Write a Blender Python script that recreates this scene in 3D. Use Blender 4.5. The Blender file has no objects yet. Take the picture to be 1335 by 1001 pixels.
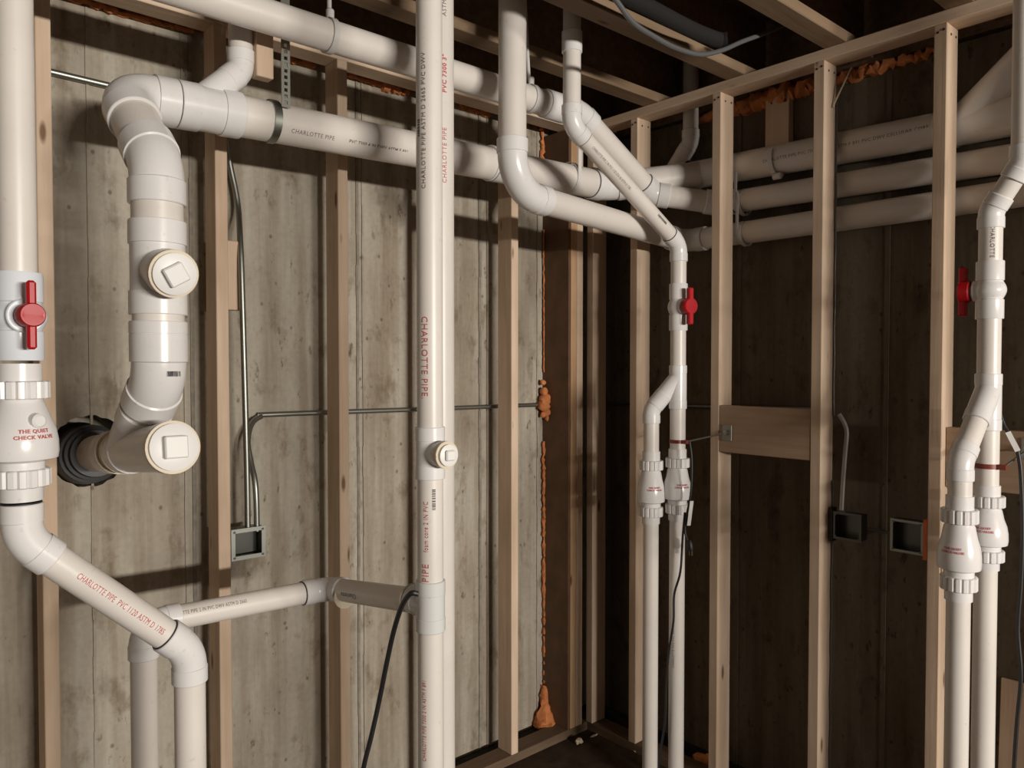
import bpy, bmesh, math, random
from mathutils import Vector, Matrix, noise
V = Vector
random.seed(7)
scn = bpy.context.scene
C = scn.collection

# ------------------------------------------------------------------ camera
F_PX, IW, IH = 1000.0, 1335.0, 1001.0
AZ, PT, CAM_Z = math.radians(48.6), math.radians(1.43), 1.68
CAM = V((0, 0, CAM_Z))
FW = V((math.cos(AZ)*math.cos(PT), math.sin(AZ)*math.cos(PT), -math.sin(PT)))
RT = V((math.sin(AZ), -math.cos(AZ), 0))
UP = RT.cross(FW)
cd = bpy.data.cameras.new('camera'); cam = bpy.data.objects.new('camera', cd); C.objects.link(cam)
cd.sensor_width = 36.0; cd.lens = 36.0*F_PX/IW; cd.clip_start = 0.02
cam.matrix_world = Matrix.Translation(CAM) @ Matrix((RT, UP, -FW)).transposed().to_4x4()
scn.camera = cam

# ------------------------------------------------------------------ light
scn.view_settings.view_transform = 'Standard'; scn.view_settings.look = 'None'
scn.view_settings.gamma = 1.0; scn.view_settings.use_curve_mapping = False
scn.view_settings.exposure = 0.0
w = bpy.data.worlds.new('basement_ambient'); scn.world = w; w.use_nodes = True
bg = w.node_tree.nodes['Background']; bg.inputs[0].default_value = (1.0, 0.79, 0.60, 1); bg.inputs[1].default_value = 0.105
# the basement's long tube lamp, behind the camera, lying parallel to the left wall
ld = bpy.data.lights.new('tube_lamp', 'AREA'); ld.shape = 'RECTANGLE'; ld.size = 2.4; ld.size_y = 0.18; ld.energy = 560; ld.color = (1.0, 0.945, 0.86)
lo = bpy.data.objects.new('tube_lamp', ld); C.objects.link(lo); lo.location = (1.25, -6.0, 1.84); lo.rotation_euler = (math.radians(90), 0, 0)

# pixel -> point on a plane
def ray(px, py): return FW + RT*((px-IW/2)/F_PX) - UP*((py-IH/2)/F_PX)
def PY(px, py, y): d = ray(px, py); return CAM + d*(y/d.y)
def PX(px, py, x): d = ray(px, py); return CAM + d*(x/d.x)

# ------------------------------------------------------------------ materials
MATS = {}
def newmat(name):
    m = bpy.data.materials.new(name); m.use_nodes = True; MATS[name] = m
    nt = m.node_tree; b = nt.nodes['Principled BSDF']
    return m, nt, b
def N(nt, t, **kw):
    n = nt.nodes.new(t)
    for k, v in kw.items(): setattr(n, k, v)
    return n
def noise_node(nt, vec, scale, detail=4, rough=0.55):
    n = N(nt, 'ShaderNodeTexNoise'); n.inputs['Scale'].default_value = scale
    n.inputs['Detail'].default_value = detail; n.inputs['Roughness'].default_value = rough
    nt.links.new(vec, n.inputs['Vector']); return n
def ramp(nt, fac, stops):
    r = N(nt, 'ShaderNodeValToRGB'); e = r.color_ramp.elements
    while len(e) < len(stops): e.new(0.5)
    for i, (p, c) in enumerate(stops):
        e[i].position = p; e[i].color = (*c, 1) if len(c) == 3 else c
    nt.links.new(fac, r.inputs['Fac']); return r
def mixc(nt, fac, a, b, mode='MIX'):
    m = N(nt, 'ShaderNodeMix', data_type='RGBA', blend_type=mode)
    for s, v in ((m.inputs[0], fac), (m.inputs[6], a), (m.inputs[7], b)):
        if isinstance(v, (int, float)): s.default_value = v
        elif isinstance(v, tuple): s.default_value = (*v, 1)
        else: nt.links.new(v, s)
    return m.outputs[2]
def bump(nt, b, h, strength, dist):
    bp = N(nt, 'ShaderNodeBump'); bp.inputs['Strength'].default_value = strength; bp.inputs['Distance'].default_value = dist
    nt.links.new(h, bp.inputs['Height']); nt.links.new(bp.outputs[0], b.inputs['Normal'])
def mapping(nt, src, scale=(1, 1, 1), loc=None):
    mp = N(nt, 'ShaderNodeMapping'); mp.inputs['Scale'].default_value = scale
    nt.links.new(src, mp.inputs['Vector'])
    if loc is not None: nt.links.new(loc, mp.inputs['Location'])
    return mp.outputs[0]
def objcoord(nt, rnd=False):
    tc = N(nt, 'ShaderNodeTexCoord'); 
    if not rnd: return tc.outputs['Object']
    oi = N(nt, 'ShaderNodeObjectInfo'); vm = N(nt, 'ShaderNodeVectorMath', operation='SCALE')
    vm.inputs[0].default_value = (13.1, 7.7, 5.3); nt.links.new(oi.outputs['Random'], vm.inputs['Scale'])
    ad = N(nt, 'ShaderNodeVectorMath', operation='ADD'); nt.links.new(tc.outputs['Object'], ad.inputs[0]); nt.links.new(vm.outputs[0], ad.inputs[1])
    return ad.outputs[0]

def mat_plain(name, col, rough=0.5, metal=0.0, spec=0.5, var=0.0, vscale=8.0, bmp=0.0):
    m, nt, b = newmat(name)
    b.inputs['Roughness'].default_value = rough; b.inputs['Metallic'].default_value = metal
    b.inputs['Specular IOR Level'].default_value = spec
    b.inputs['Base Color'].default_value = (*col, 1)
    if var or bmp:
        oc = objcoord(nt, True); n = noise_node(nt, oc, vscale, 5)
        if var:
            r = ramp(nt, n.outputs['Fac'], [(0.3, tuple(c*(1-var) for c in col)), (0.7, tuple(min(1, c*(1+var*0.5)) for c in col))])
            nt.links.new(r.outputs[0], b.inputs['Base Color'])
        if bmp: bump(nt, b, n.outputs['Fac'], bmp, 0.01)
    return m
def mat_pvc(name, col, rough):
    m, nt, b = newmat(name); oc = objcoord(nt, True)
    n1 = noise_node(nt, oc, 5, 4); n2 = noise_node(nt, oc, 60, 3)
    r = ramp(nt, n1.outputs['Fac'], [(0.35, tuple(c*0.93 for c in col)), (0.65, col)])
    s = ramp(nt, n2.outputs['Fac'], [(0.66, (1, 1, 1)), (0.80, (0.84, 0.80, 0.75))])
    nt.links.new(mixc(nt, 1.0, r.outputs[0], s.outputs[0], 'MULTIPLY'), b.inputs['Base Color'])
    b.inputs['Roughness'].default_value = rough; b.inputs['Specular IOR Level'].default_value = 0.45
    return m
def mat_wood(name, light, dark, grain=1.0, knots=True):
    m, nt, b = newmat(name); oc = objcoord(nt, True)
    v1 = mapping(nt, oc, (30, 30, 1.3)); n1 = noise_node(nt, v1, 1.6, 5, 0.6)
    v2 = mapping(nt, oc, (1, 1, 0.35)); n2 = noise_node(nt, v2, 5, 3)
    r = ramp(nt, n1.outputs['Fac'], [(0.30, dark), (0.62, light)])
    c = mixc(nt, 0.5, r.outputs[0], light)
    r2 = ramp(nt, n2.outputs['Fac'], [(0.35, (0.80, 0.74, 0.68)), (0.65, (1.04, 1.0, 0.97))])
    c = mixc(nt, 1.0, c, r2.outputs[0], 'MULTIPLY')
    if knots:
        vo = N(nt, 'ShaderNodeTexVoronoi'); vo.inputs['Scale'].default_value = 1.0
        vk = mapping(nt, oc, (11, 11, 3.2)); nt.links.new(vk, vo.inputs['Vector'])
        rk = ramp(nt, vo.outputs['Distance'], [(0.06, (0.22, 0.13, 0.08)), (0.12, (1, 1, 1))])
        c = mixc(nt, 0.85, c, rk.outputs[0], 'MULTIPLY')
    nt.links.new(c, b.inputs['Base Color']); b.inputs['Roughness'].default_value = 0.78
    b.inputs['Specular IOR Level'].default_value = 0.25
    bump(nt, b, n1.outputs['Fac'], 0.25, 0.004)
    return m
def mat_concrete(name, pale, mid, dark):
    m, nt, b = newmat(name); oc = objcoord(nt)
    big = noise_node(nt, mapping(nt, oc, (1.6, 1.6, 0.55)), 2.1, 5, 0.6)
    med = noise_node(nt, mapping(nt, oc, (1, 1, 0.6)), 9, 6, 0.65)
    fine = noise_node(nt, oc, 55, 5, 0.6)
    streak = noise_node(nt, mapping(nt, oc, (9, 9, 0.45)), 1.7, 4, 0.6)
    base = ramp(nt, big.outputs['Fac'], [(0.32, mid), (0.60, pale)]).outputs[0]
    st = ramp(nt, streak.outputs['Fac'], [(0.36, (0.68, 0.62, 0.56)), (0.58, (1, 1, 1))]).outputs[0]
    base = mixc(nt, 0.8, base, st, 'MULTIPLY')
    blot = ramp(nt, med.outputs['Fac'], [(0.54, (1, 1, 1)), (0.66, (0.52, 0.46, 0.39))]).outputs[0]
    base = mixc(nt, 0.75, base, blot, 'MULTIPLY')
    vo = N(nt, 'ShaderNodeTexVoronoi'); vo.inputs['Scale'].default_value = 15
    nt.links.new(mapping(nt, oc, (1, 1, 0.8)), vo.inputs['Vector'])
    pit = ramp(nt, vo.outputs['Distance'], [(0.055, dark), (0.11, (1, 1, 1))]).outputs[0]
    base = mixc(nt, 0.7, base, pit, 'MULTIPLY')
    sp = noise_node(nt, mapping(nt, oc, (1, 1, 0.45)), 26, 4, 0.7)
    gate = noise_node(nt, mapping(nt, oc, (1, 1, 0.5)), 3.1, 3, 0.6)
    spr = ramp(nt, sp.outputs['Fac'], [(0.60, (1, 1, 1)), (0.67, (0.42, 0.36, 0.30))]).outputs[0]
    gr = ramp(nt, gate.outputs['Fac'], [(0.44, (0, 0, 0)), (0.56, (1, 1, 1))]).outputs[0]
    base = mixc(nt, gr, base, mixc(nt, 0.9, base, spr, 'MULTIPLY'))
    fr = ramp(nt, fine.outputs['Fac'], [(0.3, (0.86, 0.86, 0.85)), (0.6, (1, 1, 1))]).outputs[0]
    base = mixc(nt, 0.8, base, fr, 'MULTIPLY')
    nt.links.new(base, b.inputs['Base Color']); b.inputs['Roughness'].default_value = 0.85
    b.inputs['Specular IOR Level'].default_value = 0.25
    bump(nt, b, med.outputs['Fac'], 0.35, 0.012)
    return m

PVC = mat_pvc('white_pvc_pipe', (0.74, 0.69, 0.64), 0.36)
FIT = mat_pvc('white_pvc_fitting', (0.77, 0.75, 0.74), 0.24)
CREAM = mat_plain('cream_pvc_edge', (0.66, 0.57, 0.44), 0.5)
PLUG = mat_plain('white_plug', (0.80, 0.79, 0.77), 0.45)
PLUGTEE = mat_plain('grey_plug_side', (0.45, 0.44, 0.43), 0.5)
GREYFIT = mat_pvc('grey_pvc_fitting', (0.66, 0.665, 0.65), 0.28)
VALVE = mat_pvc('bluish_white_valve', (0.72, 0.75, 0.80), 0.22)
WOOD = mat_wood('pine_stud', (0.70, 0.56, 0.435), (0.52, 0.385, 0.275))
WOODO = mat_wood('orange_pine', (0.52, 0.35, 0.215), (0.36, 0.19, 0.09))
BLOCKW = mat_wood('brown_pine', (0.47, 0.35, 0.25), (0.33, 0.22, 0.145), knots=False)
SHADEW = mat_wood('shaded_pine', (0.17, 0.12, 0.08), (0.10, 0.068, 0.045), knots=False)  # bottom plates: the shade low by the floor is put into this wood colour
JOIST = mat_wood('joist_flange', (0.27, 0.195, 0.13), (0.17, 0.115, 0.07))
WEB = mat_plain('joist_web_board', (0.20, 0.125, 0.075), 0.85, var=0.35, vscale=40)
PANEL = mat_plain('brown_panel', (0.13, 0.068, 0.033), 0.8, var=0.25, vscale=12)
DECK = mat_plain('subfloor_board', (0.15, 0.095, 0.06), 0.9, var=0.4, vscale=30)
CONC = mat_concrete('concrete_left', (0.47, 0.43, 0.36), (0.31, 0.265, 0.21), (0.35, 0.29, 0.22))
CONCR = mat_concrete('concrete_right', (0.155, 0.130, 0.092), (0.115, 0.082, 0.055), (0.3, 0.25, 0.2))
SEAM = mat_plain('concrete_seam', (0.25, 0.22, 0.18), 0.9, var=0.3, vscale=30)
FLOOR = mat_plain('dark_dirty_floor', (0.055, 0.036, 0.024), 0.95, spec=0.15, var=0.4, vscale=14, bmp=0.4)
STEELB = mat_plain('bright_conduit', (0.62, 0.62, 0.58), 0.5, 0.6)
STEEL = mat_plain('galvanised_steel', (0.34, 0.35, 0.32), 0.42, 1.0)
DSTEEL = mat_plain('dull_steel', (0.13, 0.13, 0.12), 0.35, 0.9)
BLACK = mat_plain('black_rubber', (0.012, 0.011, 0.012), 0.5)
MATTBLK = mat_plain('black_membrane', (0.008, 0.007, 0.007), 0.9)
RED = mat_plain('red_plastic', (0.42, 0.004, 0.010), 0.4)
INKR = mat_plain('red_ink', (0.50, 0.10, 0.10), 0.6)
INKD = mat_plain('dark_ink', (0.17, 0.11, 0.10), 0.6)
INKB = mat_plain('black_ink', (0.03, 0.025, 0.03), 0.6)
FOAM = mat_plain('orange_foam', (0.62, 0.215, 0.07), 0.85, var=0.3, vscale=30, bmp=0.5)
FOAMD = mat_plain('dark_red_sealant', (0.30, 0.05, 0.018), 0.8, var=0.4, vscale=25)
BROWNBAND = mat_plain('brown_red_band', (0.20, 0.035, 0.022), 0.45)
WHITE = mat_plain('white_label', (0.75, 0.73, 0.70), 0.6)
ORANGEP = mat_plain('orange_plastic', (0.75, 0.17, 0.05), 0.5)
BRASS = mat_plain('plug_prong', (0.55, 0.45, 0.28), 0.35, 1.0)
HOOKW = mat_plain('white_hanger', (0.66, 0.64, 0.62), 0.4)
GREYC = mat_plain('grey_cable', (0.11, 0.11, 0.11), 0.32)
PAPER = mat_plain('cream_scrap', (0.55, 0.46, 0.34), 0.8, var=0.2, vscale=20)

# ------------------------------------------------------------------ object helpers
ORG = {}
def tag(o, label, cat, group=None):
    o['label'] = label; o['category'] = cat
    if group: o['group'] = group
    return o
def thing(name, loc, label, cat, group=None):
    o = bpy.data.objects.new(name, None); C.objects.link(o); o.location = loc; o.empty_display_size = 0.05
    ORG[o.name] = V(loc); return tag(o, label, cat, group)
def link(name, bm, mat, parent=None, org=None, smooth=True, label=None):
    """bm is in world coordinates; the mesh is stored relative to its thing's base"""
    if parent is not None: org = ORG[parent.name]
    elif org is None:
        n = len(bm.verts); cx = sum((v.co.x for v in bm.verts))/n; cy = sum((v.co.y for v in bm.verts))/n
        org = V((cx, cy, min(v.co.z for v in bm.verts)))
    org = V(org)
    bmesh.ops.recalc_face_normals(bm, faces=bm.faces[:])
    for v in bm.verts: v.co -= org
    if smooth:
        for f in bm.faces: f.smooth = True
        for e in bm.edges:
            if len(e.link_faces) == 2 and e.calc_face_angle(0) > 0.6: e.smooth = False
    me = bpy.data.meshes.new(name); bm.to_mesh(me); bm.free()
    if mat: me.materials.append(mat)
    o = bpy.data.objects.new(name, me); C.objects.link(o)
    if parent is not None: o.parent = parent
    else: o.location = org
    ORG[o.name] = org
    if label: o['label'] = label
    return o
def structure(o): o['kind'] = 'structure'; return o

def frame_for(d):
    d = d.normalized(); a = V((0, 0, 1)) if abs(d.z) < 0.9 else V((0, 1, 0))
    u = d.cross(a).normalized(); return u, d.cross(u).normalized()
def sweep(bm, pts, radii, n=28, cap=True):
    pts = [V(p) for p in pts]; m = len(pts); tang = []
    for i in range(m):
        j = i
        while j > 0 and (pts[j]-pts[i]).length < 1e-7: j -= 1
        k = i
        while k < m-1 and (pts[k]-pts[i]).length < 1e-7: k += 1
        d = pts[k]-pts[j]
        tang.append(d.normalized() if d.length > 1e-9 else (tang[-1] if tang else V((0, 0, 1))))
    u, _ = frame_for(tang[0]); rings = []
    for i in range(m):
        t = tang[i]; u = (u - t*u.dot(t)).normalized(); b = t.cross(u)
        r = radii[i] if not isinstance(radii, (int, float)) else radii
        rings.append([bm.verts.new(pts[i] + (u*math.cos(2*math.pi*k/n) + b*math.sin(2*math.pi*k/n))*r) for k in range(n)])
    for a, b_ in zip(rings, rings[1:]):
        for k in range(n): bm.faces.new((a[k], a[(k+1) % n], b_[(k+1) % n], b_[k]))
    if cap:
        bm.faces.new(rings[0][::-1]); bm.faces.new(rings[-1])
    return bm
def straight(bm, p0, d, prof, n=28):
    """lathe of (distance along d, radius) pairs"""
    d = V(d).normalized(); return sweep(bm, [V(p0)+d*s for s, r in prof], [r for s, r in prof], n)
def boxat(bm, c, ax, ay, az, sx, sy, sz):
    vs = []
    for i in (-1, 1):
        for j in (-1, 1):
            for k in (-1, 1): vs.append(bm.verts.new(V(c)+V(ax)*(i*sx/2)+V(ay)*(j*sy/2)+V(az)*(k*sz/2)))
    for q in ((0, 1, 3, 2), (4, 6, 7, 5), (0, 4, 5, 1), (2, 3, 7, 6), (0, 2, 6, 4), (1, 5, 7, 3)): bm.faces.new([vs[i] for i in q])
    return bm
XA, YA, ZA = V((1, 0, 0)), V((0, 1, 0)), V((0, 0, 1))
def box(bm, x0, x1, y0, y1, z0, z1):
    return boxat(bm, ((x0+x1)/2, (y0+y1)/2, (z0+z1)/2), XA, YA, ZA, x1-x0, y1-y0, z1-z0)
def bevel(bm, w):
    bmesh.ops.bevel(bm, geom=bm.edges[:], offset=w, segments=1, affect='EDGES'); return bm
def crv(pts, steps=8):
    """Catmull-Rom through points"""
    pts = [V(p) for p in pts]; P = [pts[0]*2-pts[1]] + pts + [pts[-1]*2-pts[-2]]; out = []
    for i in range(1, len(P)-2):
        for s in range(steps):
            t = s/steps; a, b, c, d = P[i-1], P[i], P[i+1], P[i+2]
            out.append(0.5*((2*b)+(c-a)*t+(2*a-5*b+4*c-d)*t*t+(3*b-a-3*c+d)*t**3))
    return out+[pts[-1]]

# lumber: box along its own local Z so that the grain runs along it
LUM = {}
def lumber(name, p0, p1, w, d, wdir, mat, parent=None, rough=0.0):
    p0, p1 = V(p0), V(p1); L = (p1-p0).length; z = (p1-p0).normalized(); x = (V(wdir)-z*V(wdir).dot(z)).normalized(); y = z.cross(x)
    key = (round(w, 4), round(d, 4), round(L, 3), mat.name)
    if key not in LUM:
        bm = bmesh.new(); boxat(bm, (0, 0, L/2), XA, YA, ZA, w, d, L); bevel(bm, 0.0022)
        me = bpy.data.meshes.new(name); bm.to_mesh(me); bm.free(); me.materials.append(mat); LUM[key] = me
    o = bpy.data.objects.new(name, LUM[key]); C.objects.link(o)
    M = Matrix((x, y, z)).transposed().to_4x4()
    if parent is not None:
        o.parent = parent; org = ORG[parent.name]
    else: org = V((0, 0, 0))
    o.matrix_basis = Matrix.Translation(p0-org) @ M
    ORG[o.name] = org
    return o

# writing wrapped round a pipe
def wrap(name, bm, mat, parent, p0, d, r, n, off=0.0007):
    """bm flat: x runs along d, y round the pipe (n = outward normal at y=0)"""
    d = V(d).normalized(); n = V(n); n = (n-d*n.dot(d)).normalized(); b = n.cross(d)
    ys = [v.co.y for v in bm.verts]
    if not ys: bm.free(); return None
    y = min(ys)+0.004
    while y < max(ys):
        bmesh.ops.bisect_plane(bm, geom=bm.verts[:]+bm.edges[:]+bm.faces[:], plane_co=(0, y, 0), plane_no=(0, 1, 0)); y += 0.004
    for v in bm.verts:
        a = v.co.y/r; v.co = V(p0)+d*v.co.x+(n*math.cos(a)+b*math.sin(a))*(r+off)
    me_n = (n)
    return link(name, bm, mat, parent, smooth=False)
def textbm(s, size, bold=0.0, align='LEFT', stretch=1.0):
    cu = bpy.data.curves.new('lettering', 'FONT'); cu.body = s; cu.size = size; cu.resolution_u = 2; cu.align_x = align; cu.align_y = 'CENTER'
    cu.offset = bold; cu.space_character = 1.12
    o = bpy.data.objects.new('lettering', cu); C.objects.link(o)
    dg = bpy.context.evaluated_depsgraph_get(); dg.update()
    me = bpy.data.meshes.new_from_object(o.evaluated_get(dg)); bm = bmesh.new(); bm.from_mesh(me)
    bpy.data.meshes.remove(me); bpy.data.objects.remove(o); bpy.data.curves.remove(cu)
    for v in bm.verts: v.co.x *= stretch
    return bm
def print_on(parent, s, p0, d, r, size, mat, side=0.0, flip=False, bold=0.0, align='LEFT', stretch=1.0):
    """side: degrees the print is turned round the pipe away from the camera-facing line"""
    d = V(d).normalized(); n = CAM-V(p0); n = (n-d*n.dot(d)).normalized()
    n = Matrix.Rotation(math.radians(side), 3, d) @ n
    return wrap('printing', textbm(s, size, bold, align, stretch), mat, parent, p0, d, r, n)
def barcode(parent, p0, d, r, length, height, side=0.0):
    bm = bmesh.new(); x = 0; rr = random.Random(3)
    while x < length:
        w_ = rr.choice((0.0012, 0.002, 0.0028))
        vs = [bm.verts.new((x+a*w_, (b-0.5)*height, 0)) for a, b in ((0, 0), (1, 0), (1, 1), (0, 1))]; bm.faces.new(vs); x += w_+rr.choice((0.0012, 0.002))
    d = V(d).normalized(); n = CAM-V(p0); n = (n-d*n.dot(d)).normalized(); n = Matrix.Rotation(math.radians(side), 3, d) @ n
    return wrap('barcode', bm, INKB, parent, p0, d, r, n)

# ------------------------------------------------------------------ pipe parts
R2, R3, R4 = 0.0302, 0.0445, 0.0572
def hubr(r): return r*1.085+0.002
def hubl(r): return r*0.85+0.006
def pipe(parent, p0, p1, r, name='pipe'):
    bm = bmesh.new(); sweep(bm, [p0, p1], [r, r], 32); return link(name, bm, PVC, parent)
def ring(parent, p, d, r, w_=0.004, mat=None, name='primer_line'):
    bm = bmesh.new(); straight(bm, V(p)-V(d).normalized()*w_/2, d, [(0, r), (w_, r)], 28)
    return link(name, bm, mat or INKB, parent)
def coupling(parent, p, d, r, length=None, mat=None, name='coupling'):
    L = length or hubl(r)*2.1; R = hubr(r); d = V(d).normalized(); bm = bmesh.new()
    straight(bm, V(p)-d*L/2, d, [(0, r*0.98), (0, R-0.0015), (0.002, R), (L*0.48, R), (L*0.49, R-0.0015), (L*0.51, R-0.0015), (L*0.52, R), (L-0.002, R), (L, R-0.0015), (L, r*0.98)])
    return link(name, bm, mat or FIT, parent)
def elbow(parent, v, d1, d2, r, bend, mat=None, name='elbow'):
    d1, d2 = V(d1).normalized(), V(d2).normalized(); al = d1.angle(d2); t = bend*math.tan(al/2); A = v-d1*t; B = v+d2*t
    ax = d1.cross(d2).normalized(); cen = A + ax.cross(d1)*bend
    h, R, Rb = hubl(r), hubr(r), r+0.0030
    pts = [A-d1*h, A-d1*h, A-d1*(h-0.002), A, A+d1*0.0005]; rad = [r*0.98, R-0.0015, R, R, Rb]
    K = max(6, int(al/0.1))
    for i in range(1, K):
        pts.append(cen + Matrix.Rotation(al*i/K, 3, ax) @ (A-cen)); rad.append(Rb)
    pts += [B-d2*0.0005, B, B+d2*(h-0.002), B+d2*h, B+d2*h]; rad += [Rb, R, R, R-0.0015, r*0.98]
    bm = bmesh.new(); sweep(bm, pts, rad, 32)
    return link(name, bm, mat or FIT, parent), A, B
def run(parent, verts, r, bend, marks=(), mats={}, skip=()):
    """pipes and elbows along a polyline; returns list of straight segments"""
    verts = [V(v) for v in verts]; start = verts[0]; segs = []; h = hubl(r)
    for i in range(1, len(verts)-1):
        d1 = (verts[i]-verts[i-1]); d2 = (verts[i+1]-verts[i])
        bd = bend[i-1] if isinstance(bend, (list, tuple)) else bend
        e, A, B = elbow(parent, verts[i], d1, d2, r, bd, mats.get(i))
        if (A-start).dot(d1) > 0.005: pipe(parent, start, A, r)
        segs.append((start, A)); start = B
        if (i, 'a') in marks: ring(parent, A-d1.normalized()*(h+0.001), d1, r+0.0018, 0.003)
        if (i, 'b') in marks: ring(parent, B+d2.normalized()*(h+0.001), d2, r+0.0018, 0.003)
    pipe(parent, start, verts[-1], r); segs.append((start, verts[-1]))
    return segs
def wye(parent, p, d, r, length, bp, bd, br, blen, mat=None, name='wye'):
    """straight body centred at p plus a branch leaving bp along bd"""
    d = V(d).normalized(); bd = V(bd).normalized(); R = hubr(r); Rb = r+0.0035; h = hubl(r); bm = bmesh.new(); L = length
    straight(bm, V(p)-d*L/2, d, [(0, r*0.98), (0, R-0.0015), (0.002, R), (h, R), (h+0.001, Rb), (L-h-0.001, Rb), (L-h, R), (L-0.002, R), (L, R-0.0015), (L, r*0.98)])
    BR, BRb, bh = hubr(br), br+0.0035, hubl(br)
    straight(bm, V(bp), bd, [(0, BRb), (blen-bh-0.001, BRb), (blen-bh, BR), (blen-0.002, BR), (blen, BR-0.0015), (blen, br*0.98)])
    return link(name, bm, mat or FIT, parent)
def cleanout_plug(parent, p, d, r, twist=0.0, raised=True):
    """cream rimmed opening with a threaded plug and its square lug"""
    d = V(d).normalized(); R = hubr(r)+0.003
    bm = bmesh.new(); straight(bm, V(p)-d*0.012, d, [(0, R), (0.012, R), (0.0125, R-0.001), (0.0125, R-0.004), (0.005, R-0.004), (0.005, R-0.012)], 36)
    rim = link('plug_rim', bm, CREAM, parent)
    bm = bmesh.new(); straight(bm, V(p)-d*0.01, d, [(0, R-0.0065), (0.0175, R-0.0065), (0.0185, R-0.008)], 36)
    pl = link('cleanout_plug', bm, PLUG, parent)
    u = V((0, 0, 1)); u = (u-d*u.dot(d)).normalized(); s = u.cross(d); M = Matrix.Rotation(twist, 3, d); u, s = M @ u, M @ s
    bm = bmesh.new(); k = r*0.50; boxat(bm, V(p)+d*(0.008+k*0.32), u, s, d, k*2, k*2, k*0.75); bevel(bm, 0.003)
    link('plug_lug', bm, PLUG, pl)
    return pl
def ribbed(bm, p, d, r, h, n=16, dep=0.0035):
    d = V(d).normalized(); u, b = frame_for(d); K = n*4; rings = []
    for s, e in ((0, -0.003), (0.002, 0), (h-0.002, 0), (h, -0.003)):
        rings.append([bm.verts.new(V(p)+d*s+(u*math.cos(2*math.pi*k/K)+b*math.sin(2*math.pi*k/K))*(r+e-(dep if (k % 4) == 3 else 0))) for k in range(K)])
    for a, c in zip(rings, rings[1:]):
        for k in range(K): bm.faces.new((a[k], a[(k+1) % K], c[(k+1) % K], c[k]))
    bm.faces.new(rings[0][::-1]); bm.faces.new(rings[-1])
def check_valve(parent, top, L, r, text_side=0.0, text=True, wide=0.060):
    """hangs down from top: coupling, union nut, bell body, union nut, coupling"""
    dn = V((0, 0, -1)); top = V(top); bm = bmesh.new()
    a = L/0.24
    straight(bm, top, dn, [(0, r*0.98), (0, hubr(r)), (0.030*a, hubr(r)), (0.031*a, hubr(r)-0.001), (0.066*a, hubr(r)+0.0015), (0.070*a, hubr(r)+0.004),
        (0.095*a, wide*0.80), (0.115*a, wide*0.93), (0.135*a, wide*0.99), (0.155*a, wide), (0.166*a, wide*0.97), (0.168*a, wide*0.86), (0.172*a, hubr(r)+0.003), (0.184*a, hubr(r)+0.003),
        (0.212*a, hubr(r)), (0.24*a, hubr(r)), (0.24*a, r*0.98)], 40)
    v = link('check_valve', bm, FIT, parent)
    for s in (0.030, 0.184):
        bm = bmesh.new(); ribbed(bm, top+dn*s*a, dn, hubr(r)+0.012, 0.032*a); link('union_nut', bm, FIT, v)
    if text:
        zt_ = top.z; p = top+dn*0.116*a; sz = 0.0088*(wide/0.06)
        pf = [(0.070, hubr(r)+0.004), (0.095, wide*0.80), (0.115, wide*0.93), (0.135, wide*0.99), (0.155, wide)]
        def rad(z):
            q = (zt_-z)/a
            for (s0, r0), (s1, r1) in zip(pf, pf[1:]):
                if q <= s1: return r0+(r1-r0)*(q-s0)/(s1-s0)
            return wide
        n = CAM-p; n.z = 0; n.normalize(); n = Matrix.Rotation(math.radians(text_side), 3, 'Z') @ n
        q = n.cross(V((0, 0, 1)))*-1   # image-right direction seen from outside
        for k, s in enumerate(('THE QUIET', 'CHECK VALVE')):
            bm = textbm(s, sz, 0.0003, 'CENTER')
            for vv in bm.verts:
                ang = vv.co.x/(wide*0.93); zz = vv.co.y - k*sz*1.2
                t = n*math.cos(ang)+q*math.sin(ang); vv.co = V((p.x, p.y, p.z))+t*(rad(p.z+zz)+0.0016)+V((0, 0, zz))
            link('printing', bm, INKR, v, smooth=False)
    return v
def ball_valve(parent, c, L, r, hd, mat=None, hlen=0.075, hoff=0.058, hs=1.0):
    """c centre on a vertical pipe, hd = direction of the stem"""
    c = V(c); R = hubr(r)+0.001; hd = V(hd).normalized(); bm = bmesh.new(); dn = V((0, 0, -1))
    prof = [(0, r*0.98), (0, R-0.001), (0.002, R), (L*0.33, R), (L*0.345, R-0.003)]
    for i in range(9):
        t = i/8; prof.append((L*(0.35+0.3*t), R-0.003+0.009*math.sin(math.pi*t)))
    prof += [(L*0.655, R-0.003), (L*0.67, R), (L-0.002, R), (L, R-0.001), (L, r*0.98)]
    straight(bm, c-dn*L/2, dn, prof, 36)
    straight(bm, c+hd*(R-0.012), hd, [(0, 0.030), (0.016, 0.030), (0.018, 0.028), (0.018, 0.016), (0.030, 0.016)], 28)
    v = link('ball_valve', bm, mat or FIT, parent)
    bm = bmesh.new(); p = c+hd*hoff
    straight(bm, p-hd*0.018, hd, [(0, 0.021*hs), (0.003, 0.024*hs), (0.026, 0.024*hs), (0.031, 0.021*hs), (0.031, 0.017*hs), (0.029, 0.016*hs)], 28)
    s = hd.cross(ZA).normalized()
    for k in (-1, 1):
        b2 = bmesh.new(); boxat(b2, p+ZA*k*hlen*0.58+hd*0.002, s, ZA, hd, 0.017*hs, hlen*0.80, 0.016*hs); bevel(b2, 0.004)
        me = bpy.data.meshes.new('tmp'); b2.to_mesh(me); b2.free(); bm.from_mesh(me); bpy.data.meshes.remove(me)
    link('handle', bm, RED, v, label='red plastic tee handle')
    return v

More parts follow.
